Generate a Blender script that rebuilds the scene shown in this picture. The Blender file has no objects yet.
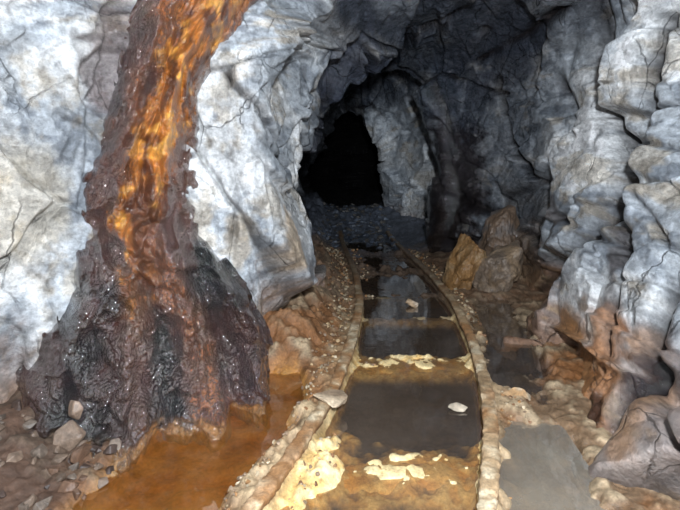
import bpy, math
import numpy as np
rng = np.random.default_rng(7)
H = 1.2          # camera height, metres
F = 500.0

# ---------------------------------------------------------------- noise
def h3(ix, iy, iz, seed):
    with np.errstate(over='ignore'):
        x = (ix.astype(np.int64) * 374761393 + iy.astype(np.int64) * 668265263 + iz.astype(np.int64) * 1103515245 + seed * 1274126177) & 0xFFFFFFFF
        x = ((x ^ (x >> 13)) * 1274126177) & 0xFFFFFFFF
        x = ((x ^ (x >> 16)) * 2246822519) & 0xFFFFFFFF
        x = x ^ (x >> 15)
    return (x & 0xFFFFFF) / float(0x1000000)
def vn(P, s, seed=0):
    Q = P * s + 1000.37
    I = np.floor(Q).astype(np.int64); f = Q - I
    f = f * f * f * (f * (f * 6 - 15) + 10)
    r = 0
    for a in (0, 1):
        wa = f[..., 0] if a else 1 - f[..., 0]
        for b in (0, 1):
            wb = f[..., 1] if b else 1 - f[..., 1]
            for c in (0, 1):
                wc = f[..., 2] if c else 1 - f[..., 2]
                r = r + wa * wb * wc * h3(I[..., 0] + a, I[..., 1] + b, I[..., 2] + c, seed)
    return r * 2 - 1
def fbm(P, s, o=4, seed=0, g=0.5):
    r = 0; a = 1; t = 0
    for i in range(o):
        r = r + a * vn(P, s, seed + i * 17); t += a; a *= g; s *= 2.03
    return r / t
def voro(P, seed=0):
    Q = P + 500.0
    I = np.floor(Q).astype(np.int64)
    n = P.shape[:-1]
    f1 = np.full(n, 9.0); f2 = np.full(n, 9.0)
    off = np.zeros(P.shape); rid = np.zeros(P.shape)
    for a in (-1, 0, 1):
        for b in (-1, 0, 1):
            for c in (-1, 0, 1):
                J = I + np.array([a, b, c])
                r = np.stack([h3(J[..., 0], J[..., 1], J[..., 2], seed + k) for k in (1, 2, 3)], -1)
                d = Q - (J + r)
                dd = np.sqrt((d * d).sum(-1))
                m = dd < f1
                f2 = np.where(m, f1, np.minimum(f2, dd))
                f1 = np.where(m, dd, f1)
                off[m] = d[m]; rid[m] = r[m]
    rid = (rid * 7.31) % 1.0
    return f1, f2, off, rid
def sst(a, b, x):
    t = np.clip((x - a) / (b - a), 0, 1); return t * t * (3 - 2 * t)
def mix(a, b, t):
    return a + (np.asarray(b) - a) * t[..., None]
def blur(D, s):
    k = np.exp(-(np.arange(-6, 7) / s) ** 2 / 2); k /= k.sum()
    E = np.pad(D, ((6, 6), (0, 0)), mode='edge'); D = sum(k[i] * E[i:i + D.shape[0]] for i in range(13))
    E = np.pad(D, ((0, 0), (6, 6)), mode='edge'); return sum(k[i] * E[:, i:i + D.shape[1]] for i in range(13))

# ---------------------------------------------------------------- mesh helpers
def make_mesh(name, V, Fc, col=None, wet=None, mat=None, smooth=True):
    me = bpy.data.meshes.new(name)
    V = np.ascontiguousarray(V.reshape(-1, 3), dtype=np.float32)
    if isinstance(Fc, np.ndarray) and Fc.shape[1] == 4:
        n = len(Fc); Fc = np.ascontiguousarray(Fc)
        me.vertices.add(len(V)); me.vertices.foreach_set('co', V.ravel())
        me.loops.add(n * 4); me.loops.foreach_set('vertex_index', Fc.ravel().astype(np.int32))
        me.polygons.add(n); me.polygons.foreach_set('loop_start', np.arange(0, n * 4, 4, dtype=np.int32))
        me.update(calc_edges=True)
    else:
        me.from_pydata(V.tolist(), [], [list(map(int, f)) for f in Fc]); me.update()
    me.validate()
    if col is not None:
        c = np.ones((len(V), 4), dtype=np.float32); c[:, :3] = np.clip(col.reshape(-1, 3), 0, 1)
        at = me.attributes.new('Col', 'FLOAT_COLOR', 'POINT'); at.data.foreach_set('color', c.ravel())
    if wet is not None:
        at = me.attributes.new('Wet', 'FLOAT', 'POINT'); at.data.foreach_set('value', np.clip(wet, 0, 1).astype(np.float32).ravel())
    me.polygons.foreach_set('use_smooth', np.full(len(me.polygons), smooth))
    ob = bpy.data.objects.new(name, me); bpy.context.scene.collection.objects.link(ob)
    if mat: me.materials.append(mat)
    return ob
def grid_faces(r, c, wrap=False):
    i = np.arange(r - 1)[:, None]; j = np.arange(c if wrap else c - 1)[None, :]
    j2 = (j + 1) % c
    return np.stack([i * c + j + 0 * i, i * c + j2, (i + 1) * c + j2, (i + 1) * c + j], -1).reshape(-1, 4)

# ---------------------------------------------------------------- materials
def rock_mat(name, bump=0.6, fine=40, lo=0.55, hi=1.25, dist=0.02, dry=0.85, wetr=0.16, spark=False, ys=1.0, veins=False):
    m = bpy.data.materials.new(name); m.use_nodes = True
    nt = m.node_tree; N = nt.nodes; L = nt.links; b = N['Principled BSDF']
    tc0 = N.new('ShaderNodeTexCoord')
    mp = N.new('ShaderNodeMapping'); mp.inputs['Scale'].default_value = (1, ys, 1); L.new(tc0.outputs['Object'], mp.inputs['Vector'])
    src = mp.outputs[0]
    ca = N.new('ShaderNodeAttribute'); ca.attribute_name = 'Col'
    wa = N.new('ShaderNodeAttribute'); wa.attribute_name = 'Wet'
    n1 = N.new('ShaderNodeTexNoise'); n1.inputs['Scale'].default_value = 9; n1.inputs['Detail'].default_value = 10; n1.inputs['Roughness'].default_value = 0.72
    n1.inputs['Distortion'].default_value = 0.3
    n2 = N.new('ShaderNodeTexNoise'); n2.inputs['Scale'].default_value = fine; n2.inputs['Detail'].default_value = 8; n2.inputs['Roughness'].default_value = 0.75
    L.new(src, n1.inputs['Vector']); L.new(src, n2.inputs['Vector'])
    r1 = N.new('ShaderNodeMapRange'); r1.inputs[1].default_value = .32; r1.inputs[2].default_value = .68; r1.inputs[3].default_value = lo; r1.inputs[4].default_value = hi
    L.new(n1.outputs['Fac'], r1.inputs[0])
    r2 = N.new('ShaderNodeMapRange'); r2.inputs[1].default_value = .3; r2.inputs[2].default_value = .7; r2.inputs[3].default_value = .52; r2.inputs[4].default_value = 1.38
    L.new(n2.outputs['Fac'], r2.inputs[0])
    mu = N.new('ShaderNodeMath'); mu.operation = 'MULTIPLY'; L.new(r1.outputs[0], mu.inputs[0]); L.new(r2.outputs[0], mu.inputs[1])
    fac = mu.outputs[0]
    rr = N.new('ShaderNodeMapRange'); rr.inputs[3].default_value = dry; rr.inputs[4].default_value = wetr
    L.new(wa.outputs['Fac'], rr.inputs[0]); L.new(rr.outputs[0], b.inputs['Roughness'])
    b1 = N.new('ShaderNodeBump'); b1.inputs['Strength'].default_value = bump; b1.inputs['Distance'].default_value = dist
    L.new(n1.outputs['Fac'], b1.inputs['Height'])
    b2 = N.new('ShaderNodeBump'); b2.inputs['Strength'].default_value = bump; b2.inputs['Distance'].default_value = dist * .4
    L.new(n2.outputs['Fac'], b2.inputs['Height']); L.new(b1.outputs[0], b2.inputs['Normal'])
    last = b2
    if veins:
        nw = N.new('ShaderNodeTexNoise'); nw.inputs['Scale'].default_value = 4; nw.inputs['Detail'].default_value = 5; L.new(src, nw.inputs['Vector'])
        ad = N.new('ShaderNodeVectorMath'); ad.operation = 'MULTIPLY_ADD'; L.new(nw.outputs['Color'], ad.inputs[0]); ad.inputs[1].default_value = (.17, .17, .17); L.new(src, ad.inputs[2])
        rot = N.new('ShaderNodeMapping'); rot.inputs['Rotation'].default_value = (.35, .45, .2); rot.inputs['Scale'].default_value = (1.2, 1.2, .45); L.new(ad.outputs[0], rot.inputs['Vector'])
        v = N.new('ShaderNodeTexVoronoi'); v.inputs['Scale'].default_value = 15; L.new(rot.outputs[0], v.inputs['Vector'])
        bv = N.new('ShaderNodeBump'); bv.inputs['Strength'].default_value = .5; bv.inputs['Distance'].default_value = .016; bv.invert = True
        L.new(v.outputs['Distance'], bv.inputs['Height']); L.new(last.outputs[0], bv.inputs['Normal']); last = bv
        sp = N.new('ShaderNodeSeparateColor'); L.new(v.outputs['Color'], sp.inputs[0])
        cm = N.new('ShaderNodeMapRange'); cm.inputs[3].default_value = .80; cm.inputs[4].default_value = 1.14; L.new(sp.outputs[0], cm.inputs[0])
        m3 = N.new('ShaderNodeMath'); m3.operation = 'MULTIPLY'; L.new(fac, m3.inputs[0]); L.new(cm.outputs[0], m3.inputs[1]); fac = m3.outputs[0]
        # hairline joints, long and steep
        e = N.new('ShaderNodeTexVoronoi'); e.feature = 'DISTANCE_TO_EDGE'; e.inputs['Scale'].default_value = 3.4; L.new(rot.outputs[0], e.inputs['Vector'])
        q = N.new('ShaderNodeMapRange'); q.inputs[1].default_value = .002; q.inputs[2].default_value = .014; L.new(e.outputs['Distance'], q.inputs[0])
        mk = N.new('ShaderNodeTexNoise'); mk.inputs['Scale'].default_value = 1.9; mk.inputs['Detail'].default_value = 3; L.new(src, mk.inputs['Vector'])
        mq = N.new('ShaderNodeMapRange'); mq.inputs[1].default_value = .45; mq.inputs[2].default_value = .55; L.new(mk.outputs['Fac'], mq.inputs[0])
        mx = N.new('ShaderNodeMath'); mx.operation = 'MAXIMUM'; L.new(q.outputs[0], mx.inputs[0]); L.new(mq.outputs[0], mx.inputs[1])
        b4 = N.new('ShaderNodeBump'); b4.inputs['Strength'].default_value = .7; b4.inputs['Distance'].default_value = .012
        L.new(mx.outputs[0], b4.inputs['Height']); L.new(last.outputs[0], b4.inputs['Normal']); last = b4
        c4 = N.new('ShaderNodeMapRange'); c4.inputs[3].default_value = .42; c4.inputs[4].default_value = 1; L.new(mx.outputs[0], c4.inputs[0])
        m4 = N.new('ShaderNodeMath'); m4.operation = 'MULTIPLY'; L.new(fac, m4.inputs[0]); L.new(c4.outputs[0], m4.inputs[1]); fac = m4.outputs[0]
        b.inputs['Specular IOR Level'].default_value = .8
    vm = N.new('ShaderNodeVectorMath'); vm.operation = 'SCALE'; L.new(ca.outputs['Color'], vm.inputs[0]); L.new(fac, vm.inputs['Scale'])
    L.new(vm.outputs[0], b.inputs['Base Color'])
    if spark:
        v = N.new('ShaderNodeTexVoronoi'); v.inputs['Scale'].default_value = 55; L.new(src, v.inputs['Vector'])
        b3 = N.new('ShaderNodeBump'); b3.invert = True; b3.inputs['Strength'].default_value = 1; b3.inputs['Distance'].default_value = .010
        L.new(v.outputs['Distance'], b3.inputs['Height']); L.new(last.outputs[0], b3.inputs['Normal'])
        b.inputs['Coat Roughness'].default_value = .11; b.inputs['Coat IOR'].default_value = 2.4
        L.new(wa.outputs['Fac'], b.inputs['Coat Weight']); L.new(b3.outputs[0], b.inputs['Coat Normal'])
        b.inputs['Specular IOR Level'].default_value = .25
    L.new(last.outputs[0], b.inputs['Normal'])
    return m
def water_mat(name, c1, c2, tint, transp, scale=6):
    m = bpy.data.materials.new(name); m.use_nodes = True
    nt = m.node_tree; N = nt.nodes; L = nt.links; b = N['Principled BSDF']; out = N['Material Output']
    tc = N.new('ShaderNodeTexCoord'); n = N.new('ShaderNodeTexNoise'); n.inputs['Scale'].default_value = scale; n.inputs['Detail'].default_value = 6
    L.new(tc.outputs['Object'], n.inputs['Vector'])
    cr = N.new('ShaderNodeValToRGB'); cr.color_ramp.elements[0].position = .38; cr.color_ramp.elements[1].position = .64
    cr.color_ramp.elements[0].color = (*c1, 1); cr.color_ramp.elements[1].color = (*c2, 1)
    L.new(n.outputs['Fac'], cr.inputs[0])
    n3 = N.new('ShaderNodeTexNoise'); n3.inputs['Scale'].default_value = 9; L.new(tc.outputs['Object'], n3.inputs['Vector'])
    bp = N.new('ShaderNodeBump'); bp.inputs['Strength'].default_value = .07; bp.inputs['Distance'].default_value = .01
    L.new(n3.outputs['Fac'], bp.inputs['Height'])
    N.remove(b)
    df = N.new('ShaderNodeBsdfDiffuse'); L.new(cr.outputs[0], df.inputs[0])
    t = N.new('ShaderNodeBsdfTransparent'); t.inputs[0].default_value = (*tint, 1)
    ms = N.new('ShaderNodeMixShader'); ms.inputs[0].default_value = transp
    L.new(df.outputs[0], ms.inputs[1]); L.new(t.outputs[0], ms.inputs[2])
    lw = N.new('ShaderNodeLayerWeight'); lw.inputs[0].default_value = .5; L.new(bp.outputs[0], lw.inputs['Normal'])
    pw = N.new('ShaderNodeMath'); pw.operation = 'POWER'; L.new(lw.outputs['Facing'], pw.inputs[0]); pw.inputs[1].default_value = 2.6
    mr = N.new('ShaderNodeMapRange'); mr.inputs[3].default_value = .07; mr.inputs[4].default_value = 1; L.new(pw.outputs[0], mr.inputs[0])
    gl = N.new('ShaderNodeBsdfGlossy'); gl.inputs['Roughness'].default_value = .02; L.new(bp.outputs[0], gl.inputs['Normal'])
    m2 = N.new('ShaderNodeMixShader'); L.new(mr.outputs[0], m2.inputs[0]); L.new(ms.outputs[0], m2.inputs[1]); L.new(gl.outputs[0], m2.inputs[2])
    L.new(m2.outputs[0], out.inputs['Surface'])
    return m
M_rock = rock_mat('fractured_rock', bump=1.0, dist=.028, lo=.55, wetr=.12, ys=.6, veins=True)
M_flow = rock_mat('wet_flowstone', bump=.8, fine=45, dist=.02, dry=.45, wetr=.2, spark=True, lo=.45, hi=1.5)
M_floor = rock_mat('silt_and_gravel', bump=.8, fine=60, dist=.016)
M_crust = rock_mat('mineral_crust', bump=.7, fine=90, dist=.008)
M_stone = rock_mat('loose_rock', bump=.5, fine=50, dist=.01)

# ---------------------------------------------------------------- tunnel loft (metres)
LZ = [-.15, .35, .8, 1.3, 1.8, 2.3]
def same(v): return [v] * 6
ST = [
 (-1.2, same(-1.9), -1.2, same(1.6), (-.6, 3.0), (.6, 3.0), 1, 1),
 (.6, same(-1.75), .6, [1.10, 1.35, 1.6, 1.9, 2.05, 2.0], (-.6, 3.0), (.7, 3.0), 1, 1),
 (1.5, [-1.68, -1.66, -1.66, -1.65, -1.6, -1.5], 1.5, [1.0, 1.26, 1.55, 1.87, 2.05, 2.0], (-.6, 3.0), (.8, 3.0), 1, 1),
 (2.15, [-1.62, -1.55, -1.52, -1.5, -1.48, -1.4], 2.1, [1.05, 1.28, 1.57, 1.88, 2.05, 2.0], (-.7, 2.95), (.8, 2.9), 1, 1),
 (2.52, [-1.2, -1.2, -1.22, -1.22, -1.2, -1.1], 2.6, [1.12, 1.34, 1.58, 1.84, 1.98, 1.95], (-.5, 2.9), (.8, 2.85), 1, 1),
 (2.85, [-.74, -.78, -.82, -.84, -.82, -.77], 3.05, [1.22, 1.40, 1.6, 1.80, 1.92, 1.88], (-.2, 2.85), (.85, 2.8), 1, 1),
 (3.02, [-.28, -.39, -.46, -.47, -.43, -.37], 3.6, [1.38, 1.50, 1.66, 1.80, 1.88, 1.8], (.1, 2.72), (.9, 2.75), 1, 1),
 (3.7, [-.20, -.34, -.42, -.42, -.37, -.22], 4.4, [1.7, 1.76, 1.82, 1.9, 1.94, 1.82], (.4, 2.6), (1.1, 2.7), 1, 1),
 (4.9, [-.15, -.32, -.44, -.40, -.2, .12], 5.2, [1.72, 1.74, 1.76, 1.8, 1.8, 1.65], (.5, 2.5), (1.15, 2.65), .94, 1),
 (5.8, [-.2, -.45, -.6, -.6, -.45, -.05], 5.8, [1.4, 1.4, 1.42, 1.46, 1.48, 1.35], (.45, 2.58), (1.0, 2.6), .97, 1),
 (6.6, [-.3, -.5, -.6, -.6, -.4, 0], 6.4, [1.25, 1.22, 1.22, 1.24, 1.24, 1.12], (.45, 2.54), (.85, 2.46), .94, .92),
 (7.8, [-.35, -.6, -.8, -.85, -.7, -.3], 7.6, [1.4, 1.6, 1.7, 1.7, 1.6, 1.3], (.4, 2.9), (1.0, 2.85), 1.05, 1.05),
 (9.2, [-.5, -.7, -.85, -.9, -.8, -.4], 8.9, [1.45, 1.5, 1.58, 1.55, 1.4, 1.1], (.35, 2.75), (.8, 2.75), 1.02, 1.02),
 (10.5, [-.6, -.66, -.74, -.72, -.55, -.2], 10.0, [.88, .93, .96, .94, .82, .52], (.05, 2.28), (.32, 2.3), .86, .84),
 (12.2, [-1.1, -1.2, -1.4, -1.4, -1.3, -.9], 11.6, [1.4, 1.4, 1.4, 1.4, 1.3, 1.0], (-.2, 2.6), (.5, 2.6), .95, .95),
 (15, same(-2.5), 14, same(1.1), (-1.4, 2.6), (-.2, 2.6), .95, .95),
 (18, same(-4.6), 18, same(-1.6), (-4, 2.4), (-2.6, 2.4), .8, .8),
]
G = []
for ly, lx, ry, rx, c1, c2, zl, zr in ST:
    row = [(x, ly, z * zl if z > 0 else z) for x, z in zip(lx, LZ)]
    row += [(c1[0], ly * .65 + ry * .35, c1[1]), (c2[0], ly * .35 + ry * .65, c2[1])]
    row += [(x, ry, z * zr if z > 0 else z) for x, z in reversed(list(zip(rx, LZ)))]
    G.append(row)
G = np.array(G)
def cr_weights(t, n):
    W = np.zeros((len(t), n))
    for k, tt in enumerate(t):
        i = min(int(tt), n - 2); u = tt - i
        w = [-.5*u+u*u-.5*u**3, 1-2.5*u*u+1.5*u**3, .5*u+2*u*u-1.5*u**3, -.5*u*u+.5*u**3]
        for d in range(4):
            W[k, min(max(i - 1 + d, 0), n - 1)] += w[d]
    return W
seg_r = [10, 14, 50, 54, 62, 62, 70, 80, 60, 42, 50, 40, 36, 30, 16, 12]
t_r = np.concatenate([i + np.arange(n) / n for i, n in enumerate(seg_r)] + [[16.0]])
seg_c = [44] * 5 + [32] * 3 + [50] * 5
t_c = np.concatenate([i + np.arange(n) / n for i, n in enumerate(seg_c)] + [[13.0]])
P0 = np.einsum('rs,kc,scd->rkd', cr_weights(t_r, 17), cr_weights(t_c, 14), G)
nr, nc = P0.shape[:2]
def normals(P):
    n = np.cross(np.gradient(P, axis=0), np.gradient(P, axis=1))
    n = n / (np.linalg.norm(n, axis=-1, keepdims=True) + 1e-9)
    n = np.stack([blur(n[..., i], 4) for i in range(3)], -1)
    return n / (np.linalg.norm(n, axis=-1, keepdims=True) + 1e-9)
NN = normals(P0)
cL = sum(seg_c[:5]); cC = cL + sum(seg_c[5:8])
TX = P0[..., 0] / np.maximum(P0[..., 1], .3); TZ = (P0[..., 2] - H) / np.maximum(P0[..., 1], .3)
def on_wall(px, py, side):
    """image pixel coordinates seen from the camera -> 3-D point on the rock face"""
    c = (TX - (px - 340) / F) ** 2 + (TZ - (165 - py) / F) ** 2 + P0[..., 1] * 2e-5
    c = np.where(P0[..., 1] < .9, 99, c)
    if side == 'L': c = c.copy(); c[:, cL + 45:] = 99
    if side == 'R': c = c.copy(); c[:, :cC - 45] = 99
    k = np.unravel_index(np.argmin(c), c.shape)
    return P0[k]
def polydist(P, pts):
    d = np.full(P.shape[:-1], 9.0)
    for a, b in zip(pts[:-1], pts[1:]):
        ab = b - a; t = np.clip(((P - a) @ ab) / (ab @ ab + 1e-9), 0, 1)
        d = np.minimum(d, np.linalg.norm(P - (a + t[..., None] * ab), axis=-1))
    return d
colfr = sst(cL - 60, cL + 10, np.arange(nc))[None, :] * np.ones((nr, 1))
ysc = np.maximum(colfr, sst(3.2, 4.5, P0[..., 1]))
PN = P0.copy()
PN[..., 1] = P0[..., 1] * (1 - .52 * ysc)
Wp = PN + .04 * np.stack([fbm(PN, 3, 4, s) for s in (5, 9, 13)], -1)
A = np.array([[.9, .1, .3], [-.1, .8, .35], [-.15, -.22, .45]])
f1, f2, off, rid = voro((Wp @ A.T) * 1.8, 3)
disp = (.18 * (rid[..., 0] - .35) + .46 * ((rid - .5) * off).sum(-1)) * sst(0, .045, f2 - f1)
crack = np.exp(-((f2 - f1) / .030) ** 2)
g1, g2, goff, grid_ = voro((Wp @ A.T) * 4.0, 21)
disp += (.045 * (grid_[..., 0] - .3) + .14 * ((grid_ - .5) * goff).sum(-1)) * sst(0, .05, g2 - g1)
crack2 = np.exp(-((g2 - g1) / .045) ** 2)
k1, k2, koff, krid = voro((Wp @ A.T) * 9, 77)
disp += (.045 * ((krid - .5) * koff).sum(-1)) * sst(0, .10, k2 - k1)
disp += .03 * fbm(PN, 1.3, 3, 31) + .010 * fbm(PN, 9, 4, 41)
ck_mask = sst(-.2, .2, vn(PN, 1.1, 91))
disp -= .06 * crack * ck_mask
calm = (1 - colfr) * sst(3.3, 2.8, P0[..., 1])
disp *= 1 - .45 * calm
disp = blur(disp, .6)
cracks = [
 ('R', [(583, 0), (588, 60), (598, 115), (611, 165), (598, 205), (572, 240), (548, 280), (534, 312)], .22, .056),
 ('R', [(672, 20), (656, 70), (642, 125), (624, 165), (614, 215), (618, 255)], .18, .042),
 ('R', [(618, 258), (604, 310), (592, 360), (580, 400), (576, 470)], .12, .030),
 ('R', [(676, 262), (652, 310), (628, 372), (612, 410), (600, 460)], .14, .034),
 ('R', [(484, 30), (498, 85), (510, 140), (530, 170), (548, 196)], .18, .046),
 ('R', [(440, 120), (448, 160), (452, 205), (440, 250)], .16, .06),
 ('R', [(545, 30), (560, 90), (575, 140)], .10, .03),
 ('R', [(590, 120), (630, 140), (680, 150)], .06, .018),
 ('R', [(640, 200), (662, 240), (680, 250)], .07, .02),
 ('R', [(560, 215), (590, 235), (615, 240)], .07, .02),
 ('R', [(480, 60), (520, 40), (560, 10)], .12, .04),
 ('L', [(300, 30), (284, 90), (280, 150), (292, 230)], .10, .03),
 ('L', [(380, 42), (345, 78), (318, 125), (306, 175), (302, 235)], -.06, .05),
 ('L', [(60, 20), (85, 70), (75, 130), (50, 190)], .025, .013),
 ('L', [(232, 60), (225, 130), (238, 200), (232, 260)], .03, .015),
]
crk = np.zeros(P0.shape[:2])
jit = .024 * fbm(PN, 7, 3, 55)
dd_ = 0
for side, pts, dep, wd in cracks:
    q = [on_wall(x, y, side) for x, y in pts]
    if side == 'R':
        sc = np.array([1, .5, 1]); d = polydist(P0 * sc, [p * sc for p in q])
    else: d = polydist(P0, q)
    d = np.maximum(d + jit, 0)
    wloc = wd * (1 + .6 * vn(PN, 3, 66))
    g = np.exp(-(d / wloc) ** 2)
    dd_ = dd_ - dep * g
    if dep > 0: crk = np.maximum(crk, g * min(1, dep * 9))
disp = disp + blur(dd_, .8)
disp *= 1 - .6 * np.exp(-((P0[..., 1] - 0) / .9) ** 2)
P1 = P0 + NN * disp[..., None]
Z = P1[..., 2]; Y = P1[..., 1]; X = P1[..., 0]
nA = fbm(PN, 2.0, 5, 101); nB = fbm(PN, 5.5, 5, 111, .6); nC = fbm(PN, 14, 4, 121, .6)
right = (np.arange(nc) > cC)[None, :] * np.ones((nr, 1))
C = np.zeros(P0.shape) + np.array([.55, .59, .63])
C = mix(C, [.93, .94, .94], sst(-.14, .30, nA + .6 * nB + .12 * right * sst(4.2, 3.4, Y)))
C = mix(C, [.18, .205, .24], sst(.03, .38, -nA * .6 + .9 * nC) * .75)
C = mix(C, [.56, .45, .30], sst(.08, .38, nB + .3 * nC) * .5)
C *= (.78 + .40 * rid[..., 1])[..., None]
C *= (.84 + .26 * grid_[..., 1])[..., None]
wet = .55 + .4 * sst(0, .4, nB)
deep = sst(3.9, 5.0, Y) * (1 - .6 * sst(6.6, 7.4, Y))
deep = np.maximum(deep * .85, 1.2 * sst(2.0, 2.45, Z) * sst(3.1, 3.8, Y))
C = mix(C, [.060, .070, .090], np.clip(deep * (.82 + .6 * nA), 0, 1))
C = mix(C, [.025, .026, .032], sst(.35, -.1, X) * sst(6.0, 7.2, Y) * .85)  # shadow right of the left buttress, painted into the chamber rock colour
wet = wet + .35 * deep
st = sst(.42, .0, Z + .35 * nB - .1) * (1 - .6 * sst(7, 9, Y)) * (1 - .35 * right * sst(2.7, 2.2, Y))
C = mix(C, [.30, .135, .048], st * .85)
C = mix(C, [.60, .43, .26], st * sst(0, .5, nC) * .7)
def blob(px, py, side, r, col, amt, stretch=1.0, w=0):
    global C, wet
    c = on_wall(px, py, side)
    D = (P0 - c) * np.array([1, .7, 1 / stretch])
    d = np.linalg.norm(D, axis=-1) / r + .45 * nB + .3 * nC
    m = (1 - sst(.6, 1.1, d)) * amt
    C = mix(C, col, m); wet = wet + m * w
def streak(pts, side, r, col, amt, w=0):
    global C, wet
    q = [on_wall(x, y, side) for x, y in pts]
    d = polydist(P0 * [1, .6, 1], [p * np.array([1, .6, 1]) for p in q]) / r + .5 * nB + .5 * nC
    m = (1 - sst(.4, 1.1, d)) * amt
    C = mix(C, col, m); wet = wet + m * w
streak([(560, 320), (566, 370), (560, 420), (566, 470)], 'R', .14, [.46, .22, .08], .9)
streak([(600, 320), (588, 380), (582, 430), (590, 480)], 'R', .14, [.46, .20, .07], .85)
streak([(640, 330), (632, 390), (640, 450)], 'R', .08, [.42, .22, .10], .7)
streak([(632, 360), (614, 405), (606, 450), (600, 500)], 'R', .065, [.030, .014, .012], .96, .5)
streak([(592, 400), (584, 440), (580, 490)], 'R', .05, [.05, .022, .015], .9, .5)
streak([(668, 290), (655, 340), (660, 380)], 'R', .04, [.10, .07, .06], .7, .3)
streak([(610, 200), (606, 260), (600, 300)], 'R', .04, [.10, .075, .065], .7, .3)
streak([(560, 200), (552, 260), (545, 300)], 'R', .06, [.09, .06, .045], .7, .3)
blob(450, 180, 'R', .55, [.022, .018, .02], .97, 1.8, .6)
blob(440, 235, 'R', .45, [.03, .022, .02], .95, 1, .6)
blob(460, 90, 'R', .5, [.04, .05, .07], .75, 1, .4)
blob(520, 255, 'R', .35, [.20, .13, .08], .8, 1)
blob(300, 230, 'L', .28, [.10, .05, .03], .9, 2, .4)
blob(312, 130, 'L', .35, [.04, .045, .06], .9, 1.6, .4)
blob(275, 240, 'L', .11, [.50, .34, .18], .7, 2)
blob(240, 240, 'L', .09, [.55, .42, .26], .6, 2)
blob(300, 330, 'L', .33, [.34, .20, .10], .75, 1)
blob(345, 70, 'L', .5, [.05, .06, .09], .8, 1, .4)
blob(10, 205, 'L', .22, [.62, .50, .32], .5, 1.5)
blob(20, 470, 'L', .35, [.30, .15, .07], .85, 1)
blob(120, 60, 'L', .20, [.14, .08, .06], .75, 2, .5)
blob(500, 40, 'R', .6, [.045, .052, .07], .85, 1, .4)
C = mix(C, [.012, .011, .011], sst(9.9, 11.4, Y + .5 * nB))  # unlit far passage: darkness painted into the wall colour
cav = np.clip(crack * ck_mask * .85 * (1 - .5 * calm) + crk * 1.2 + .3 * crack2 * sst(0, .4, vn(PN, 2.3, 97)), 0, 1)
C = mix(C, [.020, .016, .016], cav * .95)  # crack shade painted into the rock colour, along with some crevice dirt
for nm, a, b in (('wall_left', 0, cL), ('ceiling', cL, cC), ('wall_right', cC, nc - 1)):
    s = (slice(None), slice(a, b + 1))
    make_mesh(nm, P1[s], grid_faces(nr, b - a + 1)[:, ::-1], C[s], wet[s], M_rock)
eu = np.linspace(-5.4, -1.2, 50); ez = np.linspace(-.3, 2.8, 40)
E = np.stack(np.meshgrid(eu, ez, indexing='ij'), -1)
E = np.stack([E[..., 0], np.full(E.shape[:2], 17.9), E[..., 1]], -1)
E[..., 1] += .3 * fbm(E, 1.2, 4, 8)
make_mesh('wall_back', E, grid_faces(50, 40), np.zeros(E.shape) + .02, np.zeros(E.shape[:2]) + .3, M_rock)
eu = np.linspace(-2.3, 2.3, 40); ez = np.linspace(-.3, 3.3, 30)
E = np.stack(np.meshgrid(eu, ez, indexing='ij'), -1)
E = np.stack([E[..., 0], np.full(E.shape[:2], -1.15), E[..., 1]], -1)
make_mesh('wall_front', E, grid_faces(40, 30), np.zeros(E.shape) + .2, np.zeros(E.shape[:2]) + .3, M_rock)

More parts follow.
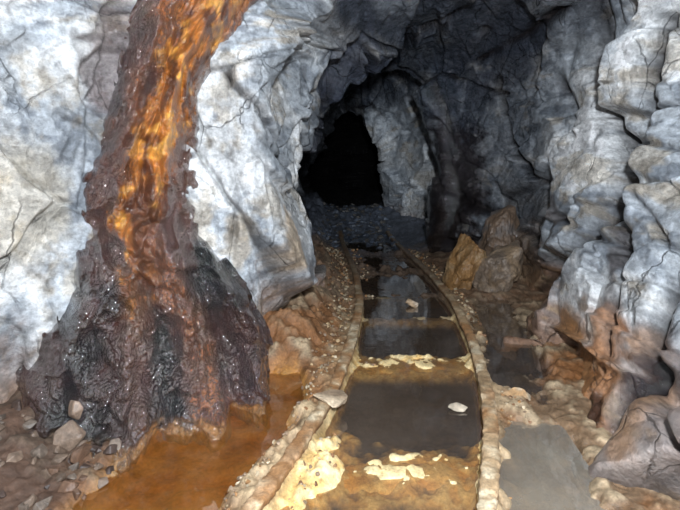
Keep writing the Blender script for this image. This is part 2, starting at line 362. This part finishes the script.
# ---------------------------------------------------------------- floor
RY = np.array([-1.2, .6, 1.2, 1.74, 1.85, 2.15, 2.55, 3.24, 4.14, 5.0, 5.6, 6.3, 7.5, 9, 11, 13, 18])
RX = np.array([-1.0, -.60, -.43, -.27, -.22, -.13, -.03, .08, .165, .17, .15, .1, .03, -.02, -.15, -.5, -3])
GA = .78
yy = np.linspace(-1.2, 18, 1500); xx = np.interp(yy, RY, RX)
kern = np.exp(-(np.arange(-30, 31) / 12.) ** 2); kern /= kern.sum()
xs_ = np.convolve(np.pad(xx, 30, mode='edge'), kern, 'valid')
def rail_x(y): return np.interp(y, yy, xs_)
SLEEP = [(1.97, .24, .036), (3.03, .18, .040), (3.9, .10, .030), (4.55, .14, .034), (5.6, .16, .03), (6.7, .14, .03)]
def floor_h(x, y):
    Q = np.stack([x, y, np.zeros_like(x)], -1)
    n1 = fbm(Q, 3.0, 4, 201); n2 = fbm(Q, 11, 4, 211); n3 = fbm(Q, 30, 3, 221)
    xl = rail_x(y); d = x - xl; dr = d - GA
    h = .028 + .035 * n1 + .030 * n2 + .014 * n3
    inb = sst(.0, .07, d + .02 * n2) * sst(.0, .07, -dr + .02 * n2)
    bed = -.060 + .012 * n1 + .010 * n2
    bed = bed + sst(4.3, 5.5, y) * (.038 + .05 * n2 + .03 * n1)
    for sy, sw, sh in SLEEP:
        e = np.abs(y - sy - .07 * n2 + .02 * (d - .4)) / sw
        bed = bed + (sh + .014) * np.exp(-e ** 3) * (1 + .8 * n2 + .3 * n3)
    h = h * (1 - inb) + bed * inb
    h = h + .02 * np.exp(-(d / .06) ** 2) + .015 * np.exp(-(dr / .05) ** 2)
    h = h + .045 * np.exp(-((d - .10) / .08) ** 2) * sst(2.5, 2.1, y) * (1 + 1.4 * n2)
    h = h + .03 * np.exp(-((d + .09) / .06) ** 2) * sst(2.9, 2.5, y) * (1 + 1.6 * n2)
    cx = np.interp(y, [.6, 1.4, 1.8, 2.26, 2.7, 3.0], [-1.0, -.80, -.65, -.54, -.38, -.28])
    cw = np.interp(y, [.6, 1.8, 2.26, 2.7, 2.95], [.25, .26, .32, .20, .05])
    ch = (1 - sst(.75, 1.2, np.abs(x - cx) / cw + .2 * n2)) * sst(3.0, 2.8, y)
    h = h * (1 - ch) + (-.045 + .02 * n2) * ch
    lw = cx - cw
    h = h + .10 * sst(.1, .5, lw - x) * sst(2.9, 2.5, y) * (1 + .8 * n1)
    h = h + .20 * sst(.10, .45, -d + .08 * n1) * sst(2.7, 3.3, y) * (1 + .5 * n2)
    p1 = (1 - sst(.6, 1.15, np.sqrt(((x - np.interp(y, [1.2, 1.8, 2.3], [.64, .76, .90])) / .19) ** 2 + ((y - 1.85) / .50) ** 4) + .3 * n2))
    h = h * (1 - p1) + (-.035 + .02 * n2) * p1
    p2 = (1 - sst(.6, 1.15, np.sqrt(((x - np.interp(y, [2.5, 3.5, 4.4], [.95, 1.15, 1.32])) / .24) ** 2 + ((y - 3.5) / .95) ** 4) + .5 * n2))
    h = h * (1 - p2) + (-.022 + .05 * n2) * p2
    h = h + .33 * sst(7.6, 10.4, y) * (1 + .3 * n1)
    h = h + .10 * sst(.12, .6, dr) * sst(4.3, 5.2, y)
    return h, n1, n2, n3, d, dr, inb, ch, p2
ys = [-1.2]
while ys[-1] < 1.4: ys.append(ys[-1] + .05)
while ys[-1] < 18: ys.append(ys[-1] + max(.009, ys[-1] * .0050))
ys = np.array(ys); fx = np.linspace(0, 1, 400)
x0 = np.interp(ys, [-1.2, 2, 3, 4, 8, 12, 15, 18], [-2.1, -1.8, -1.2, -.7, -1.2, -1.7, -3, -5.3])
x1 = np.interp(ys, [-1.2, 1.5, 3, 4.4, 6, 8, 12, 15, 18], [1.7, 1.4, 1.7, 2.2, 2.0, 2.0, 1.7, 1.4, -1])
FX = x0[:, None] + (x1 - x0)[:, None] * fx; FY = ys[:, None] + 0 * FX
h, n1, n2, n3, d, dr, inb, ch, p2 = floor_h(FX, FY)
FP = np.stack([FX, FY, h], -1)
fc = np.zeros(FP.shape) + np.array([.26, .165, .095])
fc = mix(fc, [.50, .37, .23], sst(-.05, .35, n2 + .4 * n3))
fc = mix(fc, [.27, .11, .035], sst(-.05, .35, n1 - .4 * n2) * .85)
fc = mix(fc, [.07, .045, .03], sst(.02, -.02, h) * sst(3.8, 4.4, FY) * .8)
bank = np.maximum(np.exp(-(d / .12) ** 2), np.exp(-(dr / .08) ** 2))
fc = mix(fc, [.54, .38, .21], np.clip(bank * (.5 + .8 * n2), 0, 1))
fc = mix(fc, [.09, .07, .06], inb * (1 - ch))
fc = mix(fc, [.05, .04, .035], p2 * .85)
gold = inb * sst(-.050, -.014, h) * sst(4.6, 3.6, FY)
fc = mix(fc, [.90, .58, .22], gold)
fc = mix(fc, [.98, .80, .46], gold * sst(-.1, .3, n3 + .4 * n2) * .8)
fc = mix(fc, [.52, .22, .045], ch)
fc = mix(fc, [.72, .38, .10], ch * sst(.0, .4, n1 + .5 * n2) * .7)
fc = mix(fc, [.09, .055, .04], sst(.0, .35, -.8 - FX + .25 * n1) * sst(2.9, 2.5, FY) * .85)
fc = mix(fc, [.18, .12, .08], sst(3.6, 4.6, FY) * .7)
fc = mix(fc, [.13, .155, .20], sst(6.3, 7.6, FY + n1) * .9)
fc = mix(fc, [.012, .011, .011], sst(9.6, 11.0, FY))  # same painted darkness carried onto the far floor
fw = .4 + .5 * sst(.06, -.01, h)
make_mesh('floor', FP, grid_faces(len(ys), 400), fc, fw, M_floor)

# ---------------------------------------------------------------- water
def strip(name, ya, yb, fl, fr, mat, z=0.0, n=60):
    y = np.linspace(ya, yb, n); t = np.linspace(0, 1, 12)
    a = fl(y); b = fr(y)
    Xg = a[:, None] + (b - a)[:, None] * t
    V = np.stack([Xg, y[:, None] + 0 * Xg, np.full(Xg.shape, z)], -1)
    return make_mesh(name, V, grid_faces(n, 12), None, None, mat)
W1 = water_mat('murky_track_water', (.12, .10, .088), (.21, .175, .15), (.95, .80, .56), .66, 3)
W2 = water_mat('ochre_water', (.17, .070, .016), (.34, .155, .040), (.92, .66, .34), .52, 5)
W3 = water_mat('grey_pool_water', (.26, .225, .18), (.38, .34, .27), (.85, .7, .5), .45, 3)
strip('track_water', .2, 7.8, lambda y: rail_x(y), lambda y: rail_x(y) + GA, W1)
strip('ochre_water_channel', .2, 3.05, lambda y: np.interp(y, [.2, 2, 2.6, 3.05], [-1.3, -1.0, -.75, -.4]), lambda y: rail_x(y) - .02, W2, .002)
strip('side_pool_water', .2, 2.45, lambda y: rail_x(y) + GA, lambda y: np.interp(y, [.2, 1.5, 2.45], [1.0, .94, 1.04]), W3, .001)
strip('trackside_water', 2.5, 6.0, lambda y: rail_x(y) + GA, lambda y: np.interp(y, [2.5, 3.5, 4.6, 6.0], [1.05, 1.35, 1.58, 1.3]), W1, .001)

# ---------------------------------------------------------------- rails
prof = np.array([(-.045, -.03), (-.045, -.012), (-.02, .0), (-.016, .04), (-.028, .048), (-.030, .074), (-.022, .082), (.022, .082), (.030, .074), (.028, .048), (.016, .04), (.02, .0), (.045, -.012), (.045, -.03)])
pr = []
for i in range(len(prof)):
    a, b = prof[i], prof[(i + 1) % len(prof)]
    for k in range(3): pr.append(a + (b - a) * k / 3)
prof = np.array(pr)
def rail(name, offx, ya, yb, seed):
    y = [ya]
    while y[-1] < yb: y.append(y[-1] + max(.007, y[-1] * .004))
    y = np.array(y); x = rail_x(y) + offx
    tx = np.gradient(x, y); l = np.sqrt(1 + tx ** 2); nx, ny = 1 / l, -tx / l
    V = np.stack([x[:, None] + nx[:, None] * prof[:, 0], y[:, None] + ny[:, None] * prof[:, 0], prof[:, 1] + 0 * x[:, None]], -1)
    out = np.stack([nx[:, None] * np.sign(prof[:, 0]), ny[:, None] * np.sign(prof[:, 0]), (prof[:, 1] > .05) * .6 + 0 * x[:, None]], -1)
    a = .001 + .006 * fbm(V, 8, 3, seed) + .008 * fbm(V, 45, 3, seed + 3)
    V = V + out * a[..., None]
    V[..., 2] += .006 * fbm(V[:, :1] * [1, 1, 0], 4, 3, seed) - .004
    V[..., 2] += (.33 * sst(7.6, 10.4, y))[:, None]
    n = fbm(V, 18, 4, seed + 9); n0 = fbm(V, 6, 3, seed + 12)
    c = mix(np.zeros(V.shape) + [.44, .30, .17], [.76, .62, .42], sst(-.1, .4, n))
    c = mix(c, [.34, .15, .05], sst(-.15, .25, n0) * .75)
    c = mix(c, [.20, .085, .032], sst(.072, .04, V[..., 2]) * .9)
    c = mix(c, [.20, .14, .10], sst(4, 6, V[..., 1]) * .7)
    make_mesh(name, V, grid_faces(len(y), len(prof), True), c, .6 + 0 * n, M_crust)
rail('mine_rail', 0, .3, 8.2, 301)
rail('mine_rail', GA, .3, 8.2, 331)

# ---------------------------------------------------------------- silted sleepers
def sleeper(y0, hw, top, seed):
    u = np.linspace(0, 1, 110); a = np.linspace(0, 2 * math.pi, 48, endpoint=False)
    xl = rail_x(np.array([y0]))[0]
    x = xl - .02 + u * (GA + .04)
    ca, sa = np.cos(a), np.sin(a)
    py_ = np.sign(ca) * np.abs(ca) ** .6 * hw; pz = np.sign(sa) * np.abs(sa) ** .6 * .05
    taper = np.clip(np.minimum(u, 1 - u) * 30, .02, 1) ** .5
    V = np.stack([x[:, None] + 0 * py_, y0 + .02 * (u[:, None] - .5) + py_ * taper[:, None], top - .05 + pz * taper[:, None]], -1)
    nz = fbm(V, 9, 4, seed)
    V[..., 1] += np.sign(ca) * .04 * nz; V[..., 2] += .020 * nz * (sa > 0) + .005 * fbm(V, 40, 2, seed + 2)
    c = mix(np.zeros(V.shape) + [.85, .50, .16], [.97, .74, .38], sst(-.2, .3, nz))
    if y0 > 3.5: c = mix(c, [.42, .32, .20], .8 + 0 * nz)
    if y0 > 4.3: c = c * .5
    make_mesh('silted_sleeper', V, grid_faces(110, 48, True), c, .6 + 0 * nz, M_crust)
for k, (sy, sw, sh) in enumerate(SLEEP[:5]):
    sleeper(sy, min(sw * .55, .10) if k < 3 else .04, (-.006 if k == 0 else -.004) if k < 3 else -.008, 400 + k * 7)

# ---------------------------------------------------------------- flowstone curtain
zc = np.array([-.12, .0, .3, .55, .9, 1.27, 1.65, 2.05, 2.5, 2.85])
Lx = np.array([-1.53, -1.52, -1.49, -1.45, -1.40, -1.27, -1.13, -1.00, -.88, -.8])
Ly = np.array([2.12, 2.18, 2.28, 2.36, 2.42, 2.48, 2.50, 2.50, 2.5, 2.5])
Rx = np.array([-.36, -.38, -.42, -.54, -.78, -.78, -.76, -.52, -.3, -.15])
Ry = np.array([2.70, 2.72, 2.78, 2.80, 2.84, 2.86, 2.86, 2.88, 2.9, 2.9])
zv = np.linspace(-.12, 2.85, 420); u = np.linspace(-.04, 1.04, 350)
sm = lambda q: np.convolve(np.pad(np.interp(zv, zc, q), 12, mode='edge'), np.ones(25) / 25, 'valid')
lx, ly, rx, ry = map(sm, (Lx, Ly, Rx, Ry))
U = u[None, :] + 0 * zv[:, None]; ZV = zv[:, None] + 0 * U
base = np.stack([lx[:, None] + (rx - lx)[:, None] * U, ly[:, None] + (ry - ly)[:, None] * U, ZV], -1)
nrm = np.array([.42, -.9, .12]); nrm /= np.linalg.norm(nrm)
Uc = np.clip(U, 0, 1)
edge = np.clip(np.sin(math.pi * Uc), 0, 1) ** .55
wq = fbm(base, 2.2, 3, 501)
def ridge(cu, wd, z0, z1, amp, fz=.15):
    c = np.interp(ZV, *cu) + .06 * wq
    return amp * np.exp(-np.abs((U - c) / wd) ** 1.7) * sst(z0 - fz, z0 + fz, ZV) * sst(z1 + fz, z1 - fz, ZV)
dep = (.11 + .06 * sst(1.0, .1, ZV)) * edge
dep += ridge(([0, .9, 1.7, 2.4], [.72, .62, .62, .75]), .10, -.3, 3, .17)
dep += ridge(([0, .9, 1.7], [.42, .40, .35]), .10, -.3, 1.4, .14)
dep += ridge(([0, .7], [.93, .9]), .09, -.3, .58, .22, .07)
dep -= ridge(([0, .7], [.83, .78]), .04, -.3, .60, .10, .07)
dep += ridge(([0, .6], [.14, .25]), .09, -.3, .75, .14)
dep += ridge(([.9, 2.4], [.20, .25]), .10, 1.0, 3, .08)
dep += .08 * sst(.28, -.05, ZV) * edge
w1 = (U * 7 + 2.6 * wq + 1.3 * fbm(base, 5, 3, 511))
folds = np.abs(np.sin(w1 * math.pi * .75))
dep += .06 * (folds - .5) * edge
w2 = (U * 22 + 3.5 * wq + 2.0 * fbm(base, 7, 3, 517))
dep += .018 * np.abs(np.sin(w2 * math.pi * .5)) * edge
dep += .09 * fbm(base * [1, 1, .7], 5, 4, 531) * edge + .045 * fbm(base, 18, 3, 541) + .02 * np.abs(fbm(base, 50, 2, 551))
a1, a2, aoff, arid = voro((base + .05 * np.stack([fbm(base, 6, 3, s) for s in (41, 43, 47)], -1)) * np.array([8, 8, 5]), 61)
rug = sst(1.5, .8, ZV) * (.5 + .5 * sst(-.1, .3, wq)) + .25
dep += (.19 * ((arid - .5) * aoff).sum(-1) + .10 * (arid[..., 0] - .3)) * rug * sst(0, .12, a2 - a1)
dep = blur(dep, .7)
dep -= .16 * (1 - edge)
FPp = base + nrm * dep[..., None]
FPp[..., 0] += (.08 * fbm(ZV[..., None] * np.array([0, 0, 1.0]), 3.2, 3, 571)) * (Uc - .5) * 2
m1 = fbm(base * [1, 1, .5], 5, 4, 601); m2 = fbm(base, 16, 4, 611); m3 = fbm(base * [1, 1, .4], 12, 4, 621)
col = np.zeros(FPp.shape) + np.array([.012, .005, .004])
col = mix(col, [.052, .015, .009], sst(-.1, .4, m1 + .5 * m2) * .75)
col = mix(col, [.004, .003, .004], sst(-.05, .35, -m1 + .4 * m2) * .8)
ru = (1 - sst(.5, 1.3, np.abs(U - .58) / .5 + .6 * m3)) * sst(.6, 1.4, ZV + .3 * m1)
col = mix(col, [.13, .040, .012], ru * .85)
oc = np.interp(ZV, [.5, .8, 1.0, 1.27, 1.65, 2.05, 2.6], [.45, .48, .50, .55, .60, .66, .75])
ow = np.interp(ZV, [.5, .8, 1.0, 1.27, 1.65, 2.05, 2.6], [.09, .13, .19, .25, .31, .40, .45])
om = (1 - sst(.4, 1.2, np.abs(U - oc + .05 * m1) / ow + .8 * m3)) * sst(.35, 1.0, ZV + .2 * m1)
col = mix(col, [.36, .115, .014], om)
col = mix(col, [.66, .31, .055], om * sst(0.05, .4, m2 + .5 * m3))
col = mix(col, [.06, .018, .008], om * sst(-.05, .3, -m3 - .3 * m2) * .9)
bc = np.interp(ZV, [0, .9, 1.2], [.72, .58, .56])
bm = (1 - sst(.3, 1.2, np.abs(U - bc + .05 * m1) / .11 + .6 * m3)) * sst(1.2, .6, ZV)
col = mix(col, [.15, .058, .024], bm * .8)
bm2 = (1 - sst(.3, 1.2, np.abs(U - .45) / .06 + .6 * m3)) * sst(.9, .5, ZV)
col = mix(col, [.09, .038, .018], bm2 * .6)
col = mix(col, [.40, .20, .07], sst(.02, -.01, ZV + .05 * m2) * .6)
wetf = np.clip(1 - .4 * om - .2 * bm, 0, 1)
make_mesh('flowstone_curtain', FPp, grid_faces(len(zv), len(u)), col, wetf, M_flow)

# ---------------------------------------------------------------- loose stone (convex angular rocks)
import bmesh
def hull(seed, npts=14, sub_=0):
    r = np.random.default_rng(seed)
    p = r.normal(size=(npts, 3)); p /= np.linalg.norm(p, axis=1)[:, None]
    p *= r.uniform(.8, 1.05, (npts, 1))
    bm = bmesh.new()
    for q in p: bm.verts.new(q)
    bmesh.ops.convex_hull(bm, input=bm.verts)
    bmesh.ops.bevel(bm, geom=bm.edges[:], offset=.07, segments=1, affect='EDGES')
    if sub_:
        bmesh.ops.triangulate(bm, faces=bm.faces[:])
        bmesh.ops.subdivide_edges(bm, edges=bm.edges[:], cuts=sub_, use_grid_fill=True)
    bm.verts.ensure_lookup_table(); bm.verts.index_update()
    V = np.array([v.co[:] for v in bm.verts]); Fc = [[v.index for v in f.verts] for f in bm.faces]
    bm.free(); return V, Fc
tmpl = [hull(900 + i) for i in range(10)]
def rotm(a, b, c):
    ca, sa, cb, sb, cc, sc = math.cos(a), math.sin(a), math.cos(b), math.sin(b), math.cos(c), math.sin(c)
    return np.array([[cc, -sc, 0], [sc, cc, 0], [0, 0, 1]]) @ np.array([[cb, 0, sb], [0, 1, 0], [-sb, 0, cb]]) @ np.array([[1, 0, 0], [0, ca, -sa], [0, sa, ca]])
def stones(name, places, palette):
    Vs, Fs, Cs = [], [], []; o = 0
    for (x, y, z, s, fl) in places:
        V, Fc = tmpl[rng.integers(len(tmpl))]
        S = np.array([1, rng.uniform(.6, 1), fl]) * s
        V = (V * S) @ rotm(rng.uniform(-.3, .3), rng.uniform(-.3, .3), rng.uniform(0, 6.3)).T + [x, y, z]
        Vs.append(V); Fs += [[i + o for i in f] for f in Fc]; o += len(V)
        Cs.append(np.zeros(V.shape) + np.array(palette[rng.integers(len(palette))]) * rng.uniform(.7, 1.2))
    V = np.concatenate(Vs)
    return make_mesh(name, V, Fs, np.concatenate(Cs), np.full(len(V), .55), M_stone, smooth=False)
def fh(x, y): return floor_h(np.array([x]), np.array([y]))[0][0]
pl = []
for i in range(90):
    x = rng.uniform(-1.4, -.88); y = rng.uniform(1.6, 2.12)
    s = rng.uniform(.012, .045)
    pl.append((x, y, fh(x, y) + s * .15, s, rng.uniform(.5, .9)))
pl += [(-1.10, 2.03, .10, .075, .9), (-1.02, 1.98, .06, .06, .7), (-1.16, 1.95, .08, .06, .6), (-.94, 2.06, .04, .05, .6), (-1.09, 2.06, .19, .05, .9)]
stones('rubble_pile', pl, [(.14, .08, .05), (.20, .14, .10), (.07, .045, .035), (.17, .13, .10)])
pl = []
for i in range(1700):
    y = 1.3 + rng.uniform(0, 1) ** 1.3 * 5.6
    side = rng.integers(4); xl = rail_x(np.array([y]))[0]
    x = xl + {0: rng.normal(-.12, .04), 1: rng.normal(.11, .03), 2: GA + rng.normal(.12, .04), 3: rng.uniform(-.28, -.05) if y > 3 else rng.normal(-.12, .03)}[int(side)]
    if min(abs(x - xl), abs(x - xl - GA)) < .06: continue
    s = rng.uniform(.004, .015) * (1.7 if y > 3.3 else 1)
    z = fh(x, y)
    if z < -.005: continue
    pl.append((x, y, z + s * .2, s, rng.uniform(.5, .9)))
stones('ballast_gravel', pl, [(.48, .34, .19), (.36, .19, .08), (.52, .42, .28), (.22, .11, .05), (.28, .19, .12)])
pl = []
for i in range(300):
    y = rng.uniform(7.2, 10.6); x = rng.uniform(-.35, .85)
    s = rng.uniform(.03, .08)
    pl.append((x, y, fh(x, y) + s * .05, s, rng.uniform(.4, .7)))
stones('spoil_heap', pl, [(.10, .12, .16), (.15, .175, .22), (.10, .09, .08), (.12, .11, .10)])
def boulder(name, loc, size, rot, seed, colr, col2, disp_=.03, npts=12):
    V, Fc = hull(seed, npts, 5)
    V = (V * np.array(size)) @ rotm(*rot).T + np.array(loc)
    c0 = V - np.array(loc); nn = c0 / (np.linalg.norm(c0, axis=1)[:, None] + 1e-6)
    V = V + nn * (disp_ * fbm(V, 9 if max(size) > .15 else 30, 4, seed))[:, None]
    n = fbm(V, 8, 4, seed + 4)
    c = mix(np.zeros(V.shape) + np.array(colr), col2, sst(-.1, .35, n))
    return make_mesh(name, V, Fc, c, .5 + 0 * n, M_stone, smooth=False)
boulder('flat_stone_slab', (-.04, 2.42, .085), (.105, .10, .038), (.35, .12, .5), 41, (.62, .48, .33), (.42, .30, .20), .006, 9)
boulder('boulder', (1.20, 4.85, .22), (.17, .26, .42), (.1, .30, .2), 58, (.30, .16, .06), (.38, .25, .13), .06, 22)
boulder('boulder', (1.50, 4.75, .18), (.22, .28, .38), (.1, .45, -.2), 57, (.20, .15, .11), (.30, .21, .13), .06, 22)
boulder('boulder', (1.60, 5.1, .35), (.24, .25, .5), (.1, .3, .6), 63, (.18, .12, .08), (.16, .14, .13), .06, 22)
boulder('loose_stone', (.58, 2.45, .012), (.06, .035, .018), (.1, 0, .1), 71, (.60, .50, .38), (.45, .38, .28), .004)
boulder('loose_stone', (.62, 4.25, .03), (.07, .06, .05), (.1, .2, .4), 73, (.52, .36, .22), (.6, .48, .36), .01)
boulder('loose_stone', (.90, 2.52, .03), (.10, .06, .05), (.1, .2, .1), 77, (.52, .32, .16), (.6, .5, .36), .01)

# ---------------------------------------------------------------- lights
from mathutils import Vector
def spot(name, loc, tgt, ang, power, col, blend=.8, rad=.04):
    l = bpy.data.lights.new(name, 'SPOT'); l.spot_size = math.radians(ang); l.spot_blend = blend; l.energy = power; l.color = col; l.shadow_soft_size = rad
    o = bpy.data.objects.new(name, l); bpy.context.scene.collection.objects.link(o); o.location = loc
    o.rotation_euler = (Vector(tgt) - Vector(loc)).to_track_quat('-Z', 'Y').to_euler(); return o
spot('headlamp_wide', (.2, -.1, 1.7), (.1, 3, 1.1), 130, 690, (.85, .92, 1.0), .5, .08)
spot('deep_fill_spot', (.2, 0, 1.55), (.9, 8, 1.4), 22, 900, (.84, .92, 1.0), 1, .04)  # added narrow fill spot that brightens the deep chamber
w = bpy.data.worlds.new('mine_dark'); bpy.context.scene.world = w; w.use_nodes = True
w.node_tree.nodes['Background'].inputs[0].default_value = (.01, .012, .016, 1)

cam = bpy.data.cameras.new('camera'); co = bpy.data.objects.new('camera', cam); bpy.context.scene.collection.objects.link(co)
co.location = (0, 0, H); co.rotation_euler = (math.radians(90), 0, 0)
cam.sensor_width = 36; cam.lens = 36 * F / 680; cam.shift_y = -90 / 680; cam.clip_start = .05
bpy.context.scene.camera = co
bpy.context.scene.view_settings.view_transform = 'Standard'
